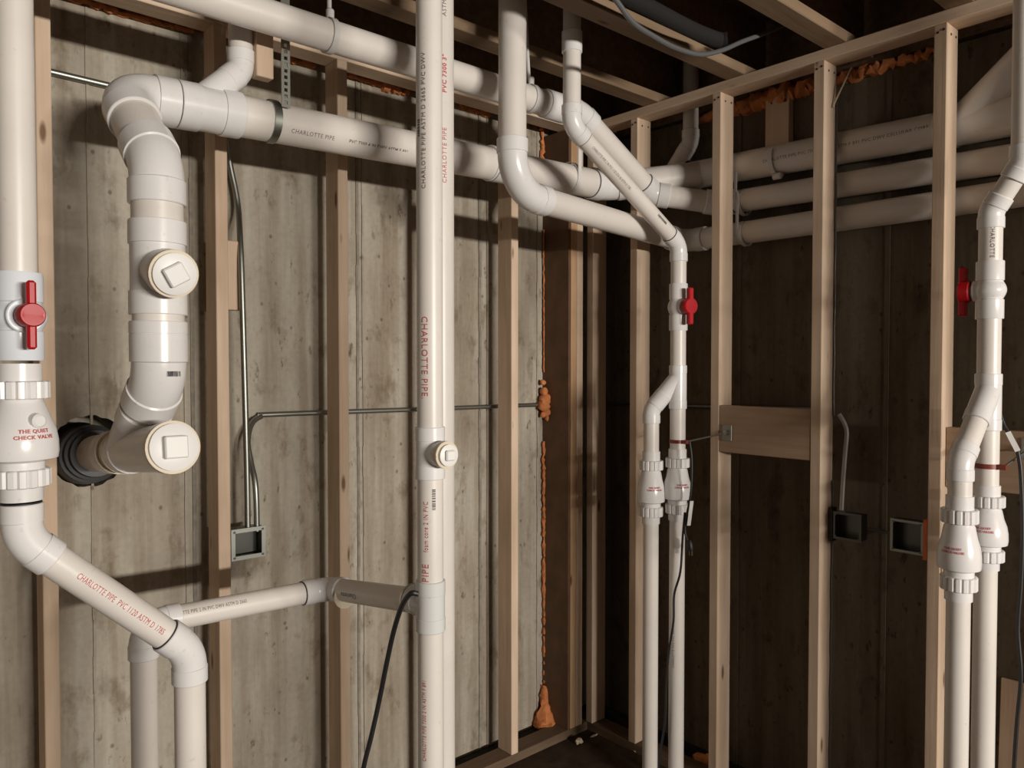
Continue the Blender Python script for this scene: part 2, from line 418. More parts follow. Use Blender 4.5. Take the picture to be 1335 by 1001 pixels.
# ------------------------------------------------------------------ setting
YS, XS = 2.39, 2.57            # front planes of the two stud frames
YC, XC = 2.56, 2.80            # concrete faces
PLB, PLT = 2.73, 2.768         # upper plate bottom / top
FX0, FY0 = -2.6, -6.6
# concrete wall on the left, with a round hole for the sewer outlet
hole = PY(117, 588, YC); HR = 0.107
bm = bmesh.new(); n = 40; s = 0.2
x0, x1, z0, z1 = FX0, XC+0.2, -0.05, 2.765
ci = [bm.verts.new((hole.x+HR*math.cos(2*math.pi*k/n)*(1+0.03*math.sin(3*k)), YC, hole.z+HR*math.sin(2*math.pi*k/n)*(1+0.03*math.cos(2*k)))) for k in range(n)]
cb = [bm.verts.new((v.co.x, YC+0.19, v.co.z)) for v in ci]
sq = []
for k in range(n):
    a = 2*math.pi*k/n; c_, s_ = math.cos(a), math.sin(a); m_ = max(abs(c_), abs(s_)); sq.append(bm.verts.new((hole.x+s*c_/m_, YC, hole.z+s*s_/m_)))
for k in range(n):
    bm.faces.new((ci[k], ci[(k+1) % n], sq[(k+1) % n], sq[k])); bm.faces.new((ci[k], cb[k], cb[(k+1) % n], ci[(k+1) % n]))
def quad(xa, xb, za, zb, y=YC):
    bm.faces.new([bm.verts.new(p) for p in ((xa, y, za), (xb, y, za), (xb, y, zb), (xa, y, zb))])
quad(x0, hole.x-s, z0, z1); quad(hole.x+s, x1, z0, z1); quad(hole.x-s, hole.x+s, z0, hole.z-s); quad(hole.x-s, hole.x+s, hole.z+s, z1)
for q in (((x0, YC, z1), (x1, YC, z1), (x1, YC+0.2, z1), (x0, YC+0.2, z1)), ((x0, YC+0.2, z0), (x1, YC+0.2, z0), (x1, YC+0.2, z1), (x0, YC+0.2, z1))):
    bm.faces.new([bm.verts.new(p) for p in q])
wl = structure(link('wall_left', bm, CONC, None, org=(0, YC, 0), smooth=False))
# form seams: slim vertical ridges left by the shuttering
for px, wd in ((466, 0.010), (473, 0.006), (251, 0.012), (240, 0.006), (625, 0.012), (635, 0.008), (700, 0.006), (118, 0.007)):
    x = PY(px, 475, YC).x; bm = bmesh.new(); K = 24
    for k in range(K):
        za, zb = 2.74*k/K, 2.74*(k+1)/K; j = random.uniform(-0.0015, 0.0015)
        box(bm, x-wd/2+j, x+wd/2+j, YC-0.004-random.random()*0.002, YC+0.002, za, zb)
    link('form_seam', bm, SEAM if wd > 0.008 else CONC, wl, smooth=False)
bm = bmesh.new(); box(bm, XC, XC+0.2, FY0, YC, -0.05, 2.74)
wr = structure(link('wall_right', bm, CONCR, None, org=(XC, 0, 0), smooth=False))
for px in (1156, 963):
    y = PX(px, 475, XC).y; bm = bmesh.new(); box(bm, XC-0.005, XC+0.002, y-0.008, y+0.008, 0, 2.7); link('form_seam', bm, CONCR, wr, smooth=False)
bm = bmesh.new(); box(bm, FX0, XC+0.2, FY0, YC+0.2, -0.1, 0); structure(link('floor', bm, FLOOR, None, org=(0, 0, 0), smooth=False))
DK = 3.07
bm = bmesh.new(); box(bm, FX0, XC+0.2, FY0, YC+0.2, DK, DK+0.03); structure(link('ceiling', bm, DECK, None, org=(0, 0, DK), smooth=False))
# sill and rim boards over the concrete
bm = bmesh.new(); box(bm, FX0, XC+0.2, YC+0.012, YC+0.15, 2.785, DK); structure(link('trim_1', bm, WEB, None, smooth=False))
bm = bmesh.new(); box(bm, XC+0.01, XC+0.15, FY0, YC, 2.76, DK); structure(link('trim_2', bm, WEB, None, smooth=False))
# dark drainage gap along the foot of both walls
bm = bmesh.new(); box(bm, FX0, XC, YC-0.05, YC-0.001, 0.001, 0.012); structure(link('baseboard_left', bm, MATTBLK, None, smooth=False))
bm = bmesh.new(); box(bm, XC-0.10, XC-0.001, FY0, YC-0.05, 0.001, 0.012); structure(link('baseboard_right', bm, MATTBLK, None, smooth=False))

# ------------------------------------------------------------------ stud frames
fl = thing('stud_frame', (0.4, YS+0.045, 0), 'unfinished pine stud frame standing in front of the pale left concrete wall', 'stud frame')
SD, SW = 0.089, 0.038
def stud_l(x, mat=WOOD, top=PLB): return lumber('stud', (x+SW/2, YS+SD/2, SW), (x+SW/2, YS+SD/2, top), SW, SD, XA, mat, fl)
for px in (51.5, 283, 442, None, 667):
    x = PY(px, 475, YS).x if px else 1.692
    stud_l(x)
xL = [PY(51.5, 475, YS).x-0.41, PY(51.5, 475, YS).x-0.82]
for x in xL: stud_l(x)
x5 = PY(744.5, 475, YS).x; stud_l(x5, WOODO); stud_l(x5+SW+0.001)
lumber('bottom_plate', (-1.2, YS+SD/2, SW/2), (XS, YS+SD/2, SW/2), SW, SD, ZA, SHADEW, fl)
lumber('top_plate', (-1.2, YS+SD/2, PLB+SW/2), (XS+SD, YS+SD/2, PLB+SW/2), SW, SD, ZA, WOOD, fl)
fr = thing('stud_frame', (XS+0.045, 1.2, 0), 'unfinished pine stud frame standing in front of the dark right wall', 'stud frame')
def stud_r(y, mat=WOOD): return lumber('stud', (XS+SD/2, y+SW/2, SW), (XS+SD/2, y+SW/2, PLB), SW, SD, YA, mat, fr)
ys = {}
for px in (773, 830, 937.5, 1071, 1229):
    ys[px] = PX(px, 475, XS).y; stud_r(ys[px])
ynext = ys[1229]-0.405
for k in range(3): stud_r(ynext-0.405*k)
lumber('bottom_plate', (XS+SD/2, -0.6, SW/2), (XS+SD/2, YS+SD, SW/2), SW, SD, ZA, SHADEW, fr)
lumber('top_plate', (XS+SD/2, -0.6, PLB+SW/2), (XS+SD/2, YS-0.001, PLB+SW/2), SW, SD, ZA, WOOD, fr)
# blocking boards between studs
za, zb = PX(1000, 595, XS).z, PX(1000, 531, XS).z
lumber('blocking', (XS+0.019+0.002, ys[937.5]-0.001, (za+zb)/2), (XS+0.019+0.002, ys[1071]+SW+0.001, (za+zb)/2), zb-za, 0.038, ZA, BLOCKW, fr)
za2, zb2 = PX(1270, 640, XS).z, PX(1270, 560, XS).z
lumber('blocking', (XS+0.05, ys[1229]-0.001, (za2+zb2)/2), (XS+0.05, ynext+SW+0.001, (za2+zb2)/2), zb2-za2, 0.038, ZA, BLOCKW, fr)
# nail heads in the stud tops
bm = bmesh.new(); straight(bm, (0, 0, 0), ZA, [(0, 0.004), (0.001, 0.004)], 8); nail_me = bpy.data.meshes.new('nail_head'); bm.to_mesh(nail_me); bm.free(); nail_me.materials.append(INKB)
def nail(p, d):
    o = bpy.data.objects.new('nail_head', nail_me); C.objects.link(o); o.parent = fr; o.location = V(p)-ORG[fr.name]; o.rotation_euler = V(d).to_track_quat('Z', 'Y').to_euler()
for px in ys:
    nail((XS-0.0005, ys[px]+0.010, PLB-0.02), (-1, 0, 0)); nail((XS-0.0005, ys[px]+0.027, PLB-0.025), (-1, 0, 0))
    nail((XS+0.03, ys[px]-0.0005, PLB-0.03), (0, -1, 0)); nail((XS+0.07, ys[px]-0.0005, PLB-0.028), (0, -1, 0))

# brown panel in the corner behind the frames, with a bead of orange foam along its edge
xp = x5-0.003
bm = bmesh.new(); box(bm, xp-0.011, xp, YS+0.003, YC-0.004, SW+0.001, 2.72)
tag(link('corner_panel', bm, PANEL, None, smooth=False), 'brown board on the side of the doubled corner studs, edged with orange foam', 'panel')

# ------------------------------------------------------------------ joists over the right frame
jl = ['I-joist nearest the corner, above the long white pipe', 'I-joist landing between the second and third right studs', 'I-joist landing beside the third right stud',
      'I-joist landing beside the rightmost stud', 'I-joist at the upper right, nearest the camera', 'I-joist running above the left stud frame']
jy = [PX(848, 138, XS).y, PX(958, 105, XS).y, PX(1088, 68, XS).y, PX(1250, 22, XS).y]
jy = [jy[0], jy[1], jy[2], jy[3], jy[3]-0.40, jy[0]+0.40]
for y, lb in zip(jy, jl):
    t = thing('floor_joist', (0.1, y, PLT), lb, 'joist', 'floor joists overhead')
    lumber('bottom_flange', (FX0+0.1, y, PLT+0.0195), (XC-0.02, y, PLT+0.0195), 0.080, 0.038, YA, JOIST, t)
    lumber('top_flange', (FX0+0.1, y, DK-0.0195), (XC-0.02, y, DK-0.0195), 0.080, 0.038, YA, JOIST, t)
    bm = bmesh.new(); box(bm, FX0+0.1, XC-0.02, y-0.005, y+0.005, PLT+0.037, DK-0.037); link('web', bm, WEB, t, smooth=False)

# ------------------------------------------------------------------ A: discharge pipe at the left edge
ya = 1.60
A0 = PY(25, 475, ya); ax = A0.x
def zA(py, px=25): return PY(px, py, ya).z
v1 = V((ax, ya, zA(702, 32))); v2p = PY(247, 848, ya)
A = thing('discharge_pipe', (v2p.x, ya, 0), 'white discharge pipe at the left edge with red-handled valve and diagonal offset', 'pipe')
valve_top = V((ax, ya, zA(362)))
pipe(A, (ax, ya, PLB+0.3), valve_top, R2)
bvL = zA(362)-zA(476)
ball_valve(A, (ax, ya, zA(413)), bvL, R2+0.003, (0.10, -1, 0), VALVE, hlen=0.060, hoff=0.072, hs=0.88)
check_valve(A, (ax, ya, zA(474)), zA(474)-zA(652), R2, text_side=22, wide=0.060)
bm = bmesh.new(); straight(bm, (ax, ya, zA(474)-0.10), (0.35, -0.9, 0.0), [(0.045, 0.014), (0.057, 0.013), (0.060, 0.009)], 16); link('valve_boss', bm, FIT, A)
segs = run(A, [V((ax, ya, zA(645))), v1, v2p, V((v2p.x, ya, 0.0))], R2, [0.075, 0.075], marks=((2, 'a'), (1, 'a')))
dA = (v2p-v1).normalized()
print_on(A, 'CHARLOTTE PIPE  PVC 1120 ASTM D 1785', v1+dA*0.11, dA, R2, 0.016, INKR, side=-2, stretch=0.62)

# ------------------------------------------------------------------ B: front drain stack with branch
yb = 1.46; B0 = PY(560.5, 500, yb); bx = B0.x
def zB(py): return PY(560.5, py, yb).z
B = thing('drain_stack', (bx, yb, 0), 'white vertical drain pipe with cleanout and side branch, in front of the stud frame', 'pipe')
def bpnt(py): return V((bx, yb, zB(py)))
pipe(B, V((bx, yb, 3.04)), bpnt(560), R2)
zc = zB(590); tee_len = zB(556)-zB(624)
wye(B, (bx, yb, zc), (0, 0, -1), R2, tee_len, (bx, yb, zc), (0, -1, 0), 0.025, 0.058, name='cleanout_tee')
cleanout_plug(B, (bx, yb-0.066, zc), (0, -1, 0), 0.0245)
pipe(B, bpnt(615), bpnt(762), R2)
zt = zB(789); yb2 = 1.95
zbr = PY(432, 766, yb2).z
wye(B, (bx, yb, zt), (0, 0, -1), R2, zB(757)-zB(823), (bx, yb, zt), (0, 1, 0), R2, 0.072, GREYFIT, name='tee')
pipe(B, bpnt(812), V((bx, yb, 0)), R2)
hd = PY(187, 813, yb2)
Bsegs = run(B, [V((bx, yb+0.04, zt)), V((bx, yb2, zbr)), hd, V((hd.x, yb2, 0))], R2, [0.05, 0.05], marks=((1, 'b'),))
bm = bmesh.new(); straight(bm, V((bx, yb+0.074, zt)), (0, 1, 0), [(0, hubr(R2)), (0.003, hubr(R2)+0.001)], 28); link('rim', bm, CREAM, B)
ring(B, V((bx, yb2-0.092, zbr)), (0, 1, 0), hubr(R2)+0.0005, 0.003, CREAM, 'rim')
dn = V((0, 0, -1))
print_on(B, 'CHARLOTTE PIPE.', bpnt(413), dn, R2, 0.021, INKR, side=24, stretch=1.02)
print_on(B, 'PIPE', bpnt(755), ZA, R2, 0.022, INKR, side=-20)
print_on(B, 'foam core 2 IN PVC', bpnt(716), ZA, R2, 0.016, INKR, side=-18, stretch=0.78)
barcode(B, bpnt(662), ZA, R2, 0.045, 0.008, side=16)
print_on(B, 'CHARLOTTE PIPE ASTM D 2665 PVC DWV', bpnt(250), ZA, R2, 0.0135, INKD, side=-24, stretch=1.1)
print_on(B, 'CHARLOTTE PIPE 7300 2 IN ASTM F 891', bpnt(985), ZA, R2, 0.0135, INKR, side=-28, stretch=0.72)
barcode(B, bpnt(182), ZA, R2, 0.04, 0.008, side=-52)
db = (hd-V((bx, yb2, zbr))).normalized()
print_on(B, 'CHARLOTTE PIPE 2 IN PVC DWV ASTM D 2665', hd-db*0.045, -db, R2, 0.013, INKD, side=-14, stretch=0.66)
print_on(B, 'Charlotte', V((bx, yb2-0.20, zbr+(zt-zbr)*0.2/(yb2-yb))), V((0, 1, -(zt-zbr)/(yb2-yb))), R2, 0.018, INKB, side=-20, stretch=1.0)

# ------------------------------------------------------------------ C: second stack right behind it
yc = 1.78; C0 = PY(572, 500, yc)
Cc = thing('vent_stack', (C0.x, yc, 0), 'plain wider white vertical pipe right behind the drain stack with cleanout', 'pipe')
pipe(Cc, (C0.x, yc, 0), (C0.x, yc, 3.04), R3)
pC = V((C0.x, yc, PY(572, 243, yc).z))
print_on(Cc, 'CHARLOTTE PIPE', pC, ZA, R3, 0.018, INKR, side=24, stretch=1.0)
print_on(Cc, 'PVC 7300 3"', pC+ZA*0.25, ZA, R3, 0.018, INKR, side=24, bold=0.0006)
print_on(Cc, 'ASTM F 891', pC+ZA*0.46, ZA, R3, 0.017, INKD, side=24)

# ------------------------------------------------------------------ D: sewer main
yl = 2.15; yv = 1.915
H = PY(113, 592, YC); K0 = PY(226, 583, 1.80); dm = (H-K0).normalized()
sx = PY(206, 350, yv).x
D = thing('sewer_main', (sx, yv, 0.9), 'large white sewer pipe with two cleanout caps, bending into the wall hole', 'pipe')
pj = K0+dm*((2.13-1.80)/dm.y)                                    # where the branch meets the outlet line
vb = V((sx, yv, PY(211, 494, yv).z)); vt = V((sx, yv, PY(198, 214, yv).z)); ve = V((sx-0.012, yl, PY(164, 122, yl).z))
pend = PY(800, 247, yl); slope = PY(640, 213, yl); slope2 = PY(360, 160, yl)
dl = (slope-slope2).normalized(); ve.z = slope2.z-dl.z/dl.x*(slope2.x-ve.x)
e1 = slope+dl*((2.42-slope.x)/dl.x); e1.z -= 0.004
zm = PX(1000, 259, 2.73).z; zm2 = PX(1290, 217, 2.73).z; zt0 = PX(1000, 211, 2.73).z; zt1 = PX(1290, 157, 2.73).z
e2 = V((2.715, 1.90, zt0))
bdir = (vb-pj).normalized()
RO = 0.0525
wye(D, K0+dm*0.18, dm, RO, 0.36, pj, bdir, R4*0.97, 0.175, name='wye')
pipe(D, K0+dm*0.30, K0+dm*(0.95/dm.y), RO)
ring(D, K0+dm*0.366, dm, hubr(RO)+0.001, 0.008, CREAM, 'rim')
coupling(D, K0+dm*0.46, dm, RO, 0.07); ring(D, K0+dm*0.424, dm, hubr(RO)+0.001, 0.006, CREAM, 'rim')
cleanout_plug(D, K0, -dm, RO*0.97)
# tee with upper cleanout
zc1 = PY(207, 350, yv).z; cd_ = (PY(227, 357, 1.795)-V((sx, yv, zc1))).normalized()
upper = run(D, [pj+bdir*0.14, vb, vt, ve, e1, e2], R4, [0.09, 0.09, 0.075, 0.12], marks=((3, 'b'), (4, 'a')))
wye(D, (sx, yv, zc1), (0, 0, -1), R4, PY(207, 298, yv).z-PY(207, 420, yv).z, V((sx, yv, zc1)), cd_, R4*0.82, 0.115, name='cleanout_tee')
cleanout_plug(D, V((sx, yv, zc1))+cd_*0.122, cd_, R4*0.79, twist=0.55)
coupling(D, (sx, yv, PY(211, 436, yv).z), ZA, R4, 0.06)
barcode(D, vb+V((0, 0, 0.012)), V((1, 0, 0)), R4+0.004, 0.03, 0.012, side=0)
def L4(px, py=None):
    q = PY(px, 475, yl); return ve+dl*((q.x-ve.x)/dl.x)
wy = L4(275)
wye(D, wy, dl, R4, L4(316).x-L4(235).x, L4(253), V((1, 0, 0.95)), R2+0.003, 0.175, name='wye')
bq = L4(253)+V((1, 0, 0.95)).normalized()*0.19
run(D, [L4(253)+V((1, 0, 0.95)).normalized()*0.15, bq, V((bq.x, yl, 3.0))], R2+0.003, [0.05])
cq = L4(652); coupling(D, cq, dl, R4, 0.11); ring(D, L4(640), dl, hubr(R4)+0.0004, 0.003)
print_on(D, 'CHARLOTTE PIPE', L4(372), dl, R4, 0.018, INKD, side=14, stretch=0.9)
print_on(D, 'PVC 7300 4 IN DWV ASTM F 891', L4(446), dl, R4, 0.016, INKD, side=14, stretch=0.85, bold=0.0004)
print_on(D, 'CHARLOTTE', L4(598), dl, R4, 0.016, INKD, side=14)
print_on(D, 'PIPE PVC', L4(690), dl, R4, 0.016, INKD, side=10)
print_on(D, 'ASTM F 891', L4(745), dl, R4, 0.015, INKD, side=22)
# black rubber sleeve in the wall hole
Hc = K0+dm*((YC+0.02-1.80)/dm.y)
bm = bmesh.new()
straight(bm, Hc-dm*0.13, dm, [(0, R4+0.001), (0, R4+0.010), (0.02, R4+0.012), (0.022, R4+0.020), (0.05, R4+0.020), (0.052, R4+0.028), (0.12, R4+0.034), (0.20, R4+0.044)], 32)
link('rubber_sleeve', bm, BLACK, D, label='black rubber sleeve in the wall hole')

# ------------------------------------------------------------------ E: upper long pipe
yu = 2.00
u0 = PY(150, -37, yu); u1 = PY(430, 47, yu); u2 = PY(756, 149, yu); u3 = PY(850, 253, yu)
E = thing('overhead_pipe', (u1.x, yu, u1.z), 'topmost long white pipe hanging under the ceiling along the left wall', 'pipe')
du = (u2-u1).normalized(); u0 = u1-du*2.4
run(E, [u0, u2, u3, V((2.73, 1.80, zm+0.012)), V((2.73, 0.15, zm2))], R3, [0.09, 0.06, 0.06], marks=((2, 'a'), (3, 'b')))
def U(px): q = PY(px, 475, yu); return u1+du*((q.x-u1.x)/du.x)
coupling(E, U(722), du, R3, 0.10)
barcode(E, u2+(u3-u2).normalized()*0.105, (u3-u2), hubr(R3), 0.022, 0.010, side=38)

# ------------------------------------------------------------------ F: pipe dropping from the joists and turning right
yf = 1.84; f0 = PY(668, 252, yf); fx = f0.x
fz = PY(800, 282, yf).z; zb0 = PX(1000, 300, 2.73).z; zb1 = PX(1290, 257, 2.73).z
f1 = V((fx, yf, PY(668, 250, yf).z)); f2 = V((2.73, 1.985, zb0+0.003)); f3 = V((2.73, 0.15, zb1))
Ff = thing('drop_pipe', (fx, yf, f1.z), 'white pipe dropping from the joists with a long elbow to the right', 'pipe')
run(Ff, [V((fx, yf, 3.03)), f1, f2, f3], R3, [0.125, 0.06], marks=((2, 'a'),))

# ------------------------------------------------------------------ G: top pipe along the right wall
dg = V((0, -1, 0))
G = thing('branch_drain', (2.73, 1.2, zt0), 'uppermost of three dim white pipes behind the right studs', 'pipe')
def gp(px): q = PX(px, 475, 2.73); return V((2.73, q.y, zt0+(zt1-zt0)*(PX(1000, 211, 2.73).y-q.y)/(PX(1000, 211, 2.73).y-PX(1290, 157, 2.73).y)))
gd = (gp(1290)-gp(1000)); pipe(G, gp(1000)+gd*((2.22-gp(1000).y)/gd.y), gp(1000)+gd*((0.15-gp(1000).y)/gd.y), R4)
bd2 = V((0, -0.72, 0.8)).normalized()
wye(G, gp(873), dg, R4, gp(848).y-gp(898).y, gp(868), bd2, R2+0.002, 0.155, name='wye')
ring(G, gp(899), dg, hubr(R4)+0.0004, 0.003)
q0 = gp(868)+bd2*0.155
run(G, [gp(868)+bd2*0.13, q0+bd2*0.03, q0+bd2*0.03+V((0, 0, 0.6))], R2+0.002, [0.05], marks=((1, 'a'),))
bd3 = V((0, -0.75, 0.66)).normalized(); g3 = gp(1250)
wye(G, gp(1300), dg, R4, 0.36, g3, bd3, R4, 0.30, name='wye')
run(G, [g3+bd3*0.26, g3+bd3*0.40, g3+bd3*0.40+V((0, 0, 0.4))], R4, [0.08])
print_on(G, 'CHARLOTTE PIPE PVC 7300 4 IN', gp(1040)+V((0, 0.12, 0)), dg, R4, 0.016, INKD, side=-8)
print_on(G, 'ASTM F 891 PVC DWV CELLULAR CORE', gp(1095), dg, R4, 0.016, INKD, side=-8)

# ------------------------------------------------------------------ H, I: pump discharge groups in front of the right frame
xh = 2.475
def discharge_pair(label, top_pts, pv, py_ball, py_wye, px_left, x1, py_elb, cv_left, cv_right, hdir, marks, cv_text):
    """top_pts ends at the vertex over the vertical pipe (px pv); everything below stands on x = xh"""
    y0 = PX(pv, 475, xh).y; y1 = PX(px_left, 600, x1).y
    T = thing('discharge_pipe', (xh, y0, 0), label, 'pipe', 'paired pump discharge pipes')
    z = lambda py: PX(pv, py, xh).z
    run(T, top_pts+[V((xh, y0, z(py_ball[0]+8)))], R2, [0.06, 0.06], marks=marks)
    ball_valve(T, (xh, y0, (z(py_ball[0])+z(py_ball[1]))/2), z(py_ball[0])-z(py_ball[1]), R2, hdir, hlen=0.072, hoff=0.066, hs=1.35)
    pipe(T, (xh, y0, z(py_ball[1]-8)), (xh, y0, z(py_wye[0]+6)), R2)
    hv = V((x1-xh, y1-y0, 0)); bdn = V((hv.x, hv.y, -1.25*hv.length)).normalized(); zj = z(py_wye[0]+ (py_wye[1]-py_wye[0])*0.28)
    wye(T, (xh, y0, (z(py_wye[0])+z(py_wye[1]))/2), dn, R2, z(py_wye[0])-z(py_wye[1]), (xh, y0, zj), bdn, R2, 0.115)
    k = hv.length/math.hypot(bdn.x, bdn.y); ve_ = V((xh, y0, zj))+bdn*k
    z2 = lambda py: PX(px_left, py, x1).z
    run(T, [V((xh, y0, zj))+bdn*0.10, ve_, V((x1, y1, z2(cv_left[0]+5)))], R2, [0.06])
    check_valve(T, (x1, y1, z2(cv_left[0])), z2(cv_left[0])-z2(cv_left[1]), R2, text_side=cv_text, wide=0.055)
    pipe(T, (x1, y1, z2(cv_left[1]-5)), (x1, y1, 0), R2)
    pipe(T, (xh, y0, z(py_wye[1]-8)), (xh, y0, z(cv_right[0]+5)), R2)
    check_valve(T, (xh, y0, z(cv_right[0])), z(cv_right[0])-z(cv_right[1]), R2, text_side=cv_text+6, wide=0.055)
    pipe(T, (xh, y0, z(cv_right[1]-5)), (xh, y0, 0), R2)
    return T, y0, y1
yh = PX(884, 475, xh).y
h1 = PY(745.5, 163, yh); h2 = V((xh, yh, PX(884, 319, xh).z)); htop = V((h1.x, yh, 3.03))
Hh, hy0, hy1 = discharge_pair('white discharge pipe in the middle, angling down to a red valve and paired check valves', [htop, h1, h2], 884, (370, 431), (476, 533), 849, 2.405, 545, (588, 682), (585, 678), (-0.25, -1, 0), ((1, 'b'), (2, 'a')), 16)
coupling(Hh, (h1.x, yh, PY(745, 55, yh).z), ZA, R2, 0.07)
dh = (h2-h1).normalized()
print_on(Hh, 'CHARLOTTE PIPE 2 IN PVC 1120 SCH 40 ASTM D 1785', h1+dh*0.10, dh, R2, 0.013, INKD, side=-6, stretch=0.66)
barcode(Hh, h2-dh*0.19, dh, R2, 0.055, 0.009, side=-34)
print_on(Hh, 'CHARLOTTE PIPE PVC SCH 40', V((xh, hy0, PX(884, 868, xh).z)), ZA, R2, 0.013, INKD, side=-24, stretch=0.9)
yi = PX(1289, 475, xh).y
i2 = V((xh, yi, PX(1291, 276, xh).z)); i1 = PX(1334, 212, xh); itop = V((xh, i1.y, 3.03))
Ii, iy0, iy1 = discharge_pair('white discharge pipe at the right edge with dark red valve and paired check valves', [itop, i1, i2], 1289, (341, 416), (487, 561), 1252, 2.32, 575, (646, 782), (632, 742), (-0.08, 1, 0), (), -18)
print_on(Ii, 'CHARLOTTE', V((xh, iy0, PX(1290, 295, xh).z)), dn, R2, 0.015, INKD, side=-8)

# ------------------------------------------------------------------ pipe clamps with tie rods
def tie_clamp(label, y0, pz, end, plate_dir):
    t = thing('pipe_clamp', (xh, y0, pz), label, 'clamp', 'clamps on the discharge pipes')
    ring(t, (xh, y0, pz), ZA, R2+0.0025, 0.014, BROWNBAND, 'band')
    bm = bmesh.new(); boxat(bm, V((xh-0.008, y0-R2-0.010, pz)), XA, YA, ZA, 0.018, 0.022, 0.014); link('band_lug', bm, BROWNBAND, t, smooth=False)
    bm = bmesh.new(); sweep(bm, [V((xh, y0-R2-0.012, pz)), end], 0.0035, 10); link('tie_rod', bm, STEEL, t)
    bm = bmesh.new(); boxat(bm, end+V((0.001, 0, 0)), XA, YA, ZA, 0.004, 0.042, 0.062); bevel(bm, 0.0015)
    pl = link('plate', bm, STEEL, t, smooth=False)
    bm = bmesh.new(); straight(bm, end, (-1, 0, 0), [(0, 0.010), (0.010, 0.010), (0.012, 0.006)], 12); link('nut', bm, STEEL, pl)
tie_clamp('red-brown pipe clamp with steel rod bolted to the wooden blocking', hy0, PX(884, 575, xh).z, V((XS-0.002, PX(948, 564, XS).y, PX(948, 564, XS).z)), None)
e_ = PX(1342, 585, XS+0.028)
tie_clamp('red-brown pipe clamp on the rightmost discharge pipe with rod going right', iy0, PX(1289, 607, xh).z, e_, None)

# ------------------------------------------------------------------ hangers
def arc_band(center, d, r, a0, a1, width, thick, K=24):
    """flat band bent round a pipe axis d"""
    u, b = V((0, 0, 1)), V(d).normalized().cross(V((0, 0, 1))); bm = bmesh.new(); rows = []
    for k in range(K+1):
        a = math.radians(a0+(a1-a0)*k/K); dr = u*math.cos(a)+b*math.sin(a)
        rows.append([bm.verts.new(V(center)+dr*rr+V(d).normalized()*s) for rr, s in ((r, -width/2), (r+thick, -width/2), (r+thick, width/2), (r, width/2))])
    for p, q in zip(rows, rows[1:]):
        for k in range(4): bm.faces.new((p[k], p[(k+1) % 4], q[(k+1) % 4], q[k]))
    bm.faces.new(rows[0]); bm.faces.new(rows[-1][::-1]); return bm
def hanger(label, c, d, r, top, dx=0.0, mat=HOOKW, wd=0.018):
    t = thing('pipe_hanger', c, label, 'hanger', 'pipe hangers')
    link('loop', arc_band(c, d, r+0.001, 10, 350, wd, 0.004, 32), mat, t)
    bm = bmesh.new(); sweep(bm, crv([V(c)+V((0, 0, r)), V(c)+V((dx*0.3, 0, r+0.06)), V((c[0]+dx, c[1], top))], 5), 0.0065, 10); link('strap', bm, mat, t)
    bm = bmesh.new(); straight(bm, V(c)+V((0, -0.004, r-0.004)), (0, 0, 1), [(0, 0.012), (0.03, 0.012), (0.034, 0.008)], 12); link('hook_boss', bm, mat, t)
hanger('white plastic hook hanger on the topmost pipe above the second stud', U(432), du, R3, 3.02)
hanger('white plastic hook hanger on the topmost pipe beside the drop pipe', U(691), du, R3, 3.02, dx=-0.03)
c = L4(355)
t = thing('pipe_hanger', c, 'perforated steel strap hanger around the sewer main by the wooden block', 'hanger', 'pipe hangers')
link('loop', arc_band(c, dl, R4+0.001, -100, 185, 0.022, 0.004, 28), STEEL, t)
bm = bmesh.new(); zs = c.z+0.03
for k in range(10):
    box(bm, c.x+0.006, c.x+0.032, c.y-R4-0.006, c.y-R4-0.003, zs, zs+0.008); box(bm, c.x+0.006, c.x+0.014, c.y-R4-0.006, c.y-R4-0.003, zs+0.008, zs+0.018)
    box(bm, c.x+0.024, c.x+0.032, c.y-R4-0.006, c.y-R4-0.003, zs+0.008, zs+0.018); zs += 0.018
box(bm, c.x+0.006, c.x+0.032, c.y-R4-0.006, c.y-R4-0.003, zs, zs+0.16)
link('perforated_strap', bm, STEEL, t, smooth=False)
c = L4(741)
t = thing('pipe_hanger', c, 'grey band hanger around the sewer main below the diagonal pipes', 'hanger', 'pipe hangers')
link('loop', arc_band(c, dl, R4+0.001, 0, 360, 0.018, 0.004, 32), HOOKW, t)
bm = bmesh.new(); box(bm, c.x-0.009, c.x+0.009, c.y-R4-0.005, c.y-R4-0.002, c.z, c.z+0.25); link('strap', bm, HOOKW, t, smooth=False)
# white hooks nailed to the right studs
def stud_hook(label, px, py, r, z):
    y = PX(px, py, 2.69).y; c = V((2.73, y, z))
    t = thing('pipe_hook', c, label, 'hanger', 'white hooks on the right pipes')
    link('hook', arc_band(c, (0, 1, 0), r+0.001, 60, 330, 0.016, 0.006, 20), HOOKW, t)
    bm = bmesh.new(); boxat(bm, V((2.73-r-0.003, y+0.010, z+0.075)), XA, YA, ZA, 0.006, 0.012, 0.17); bevel(bm, 0.001); link('nailing_strap', bm, HOOKW, t, smooth=False)
stud_hook('white hook holding the middle right pipe beside the second stud', 963, 268, R3, zm)
stud_hook('white hook holding the lowest right pipe beside the second stud', 965, 305, R3, zb0)
c = gp(1012)
t = thing('pipe_hook', c, 'white hook under the uppermost right pipe by the hanging wood block', 'hanger', 'white hooks on the right pipes')
link('hook', arc_band(c, (0, 1, 0), R4+0.001, 150, 300, 0.018, 0.007, 20), HOOKW, t)
bm = bmesh.new(); straight(bm, c+V((-0.03, 0, -R4-0.012)), (0, -1, 0), [(0, 0.013), (0.03, 0.013), (0.034, 0.009)], 14); link('hook_tip', bm, HOOKW, t)

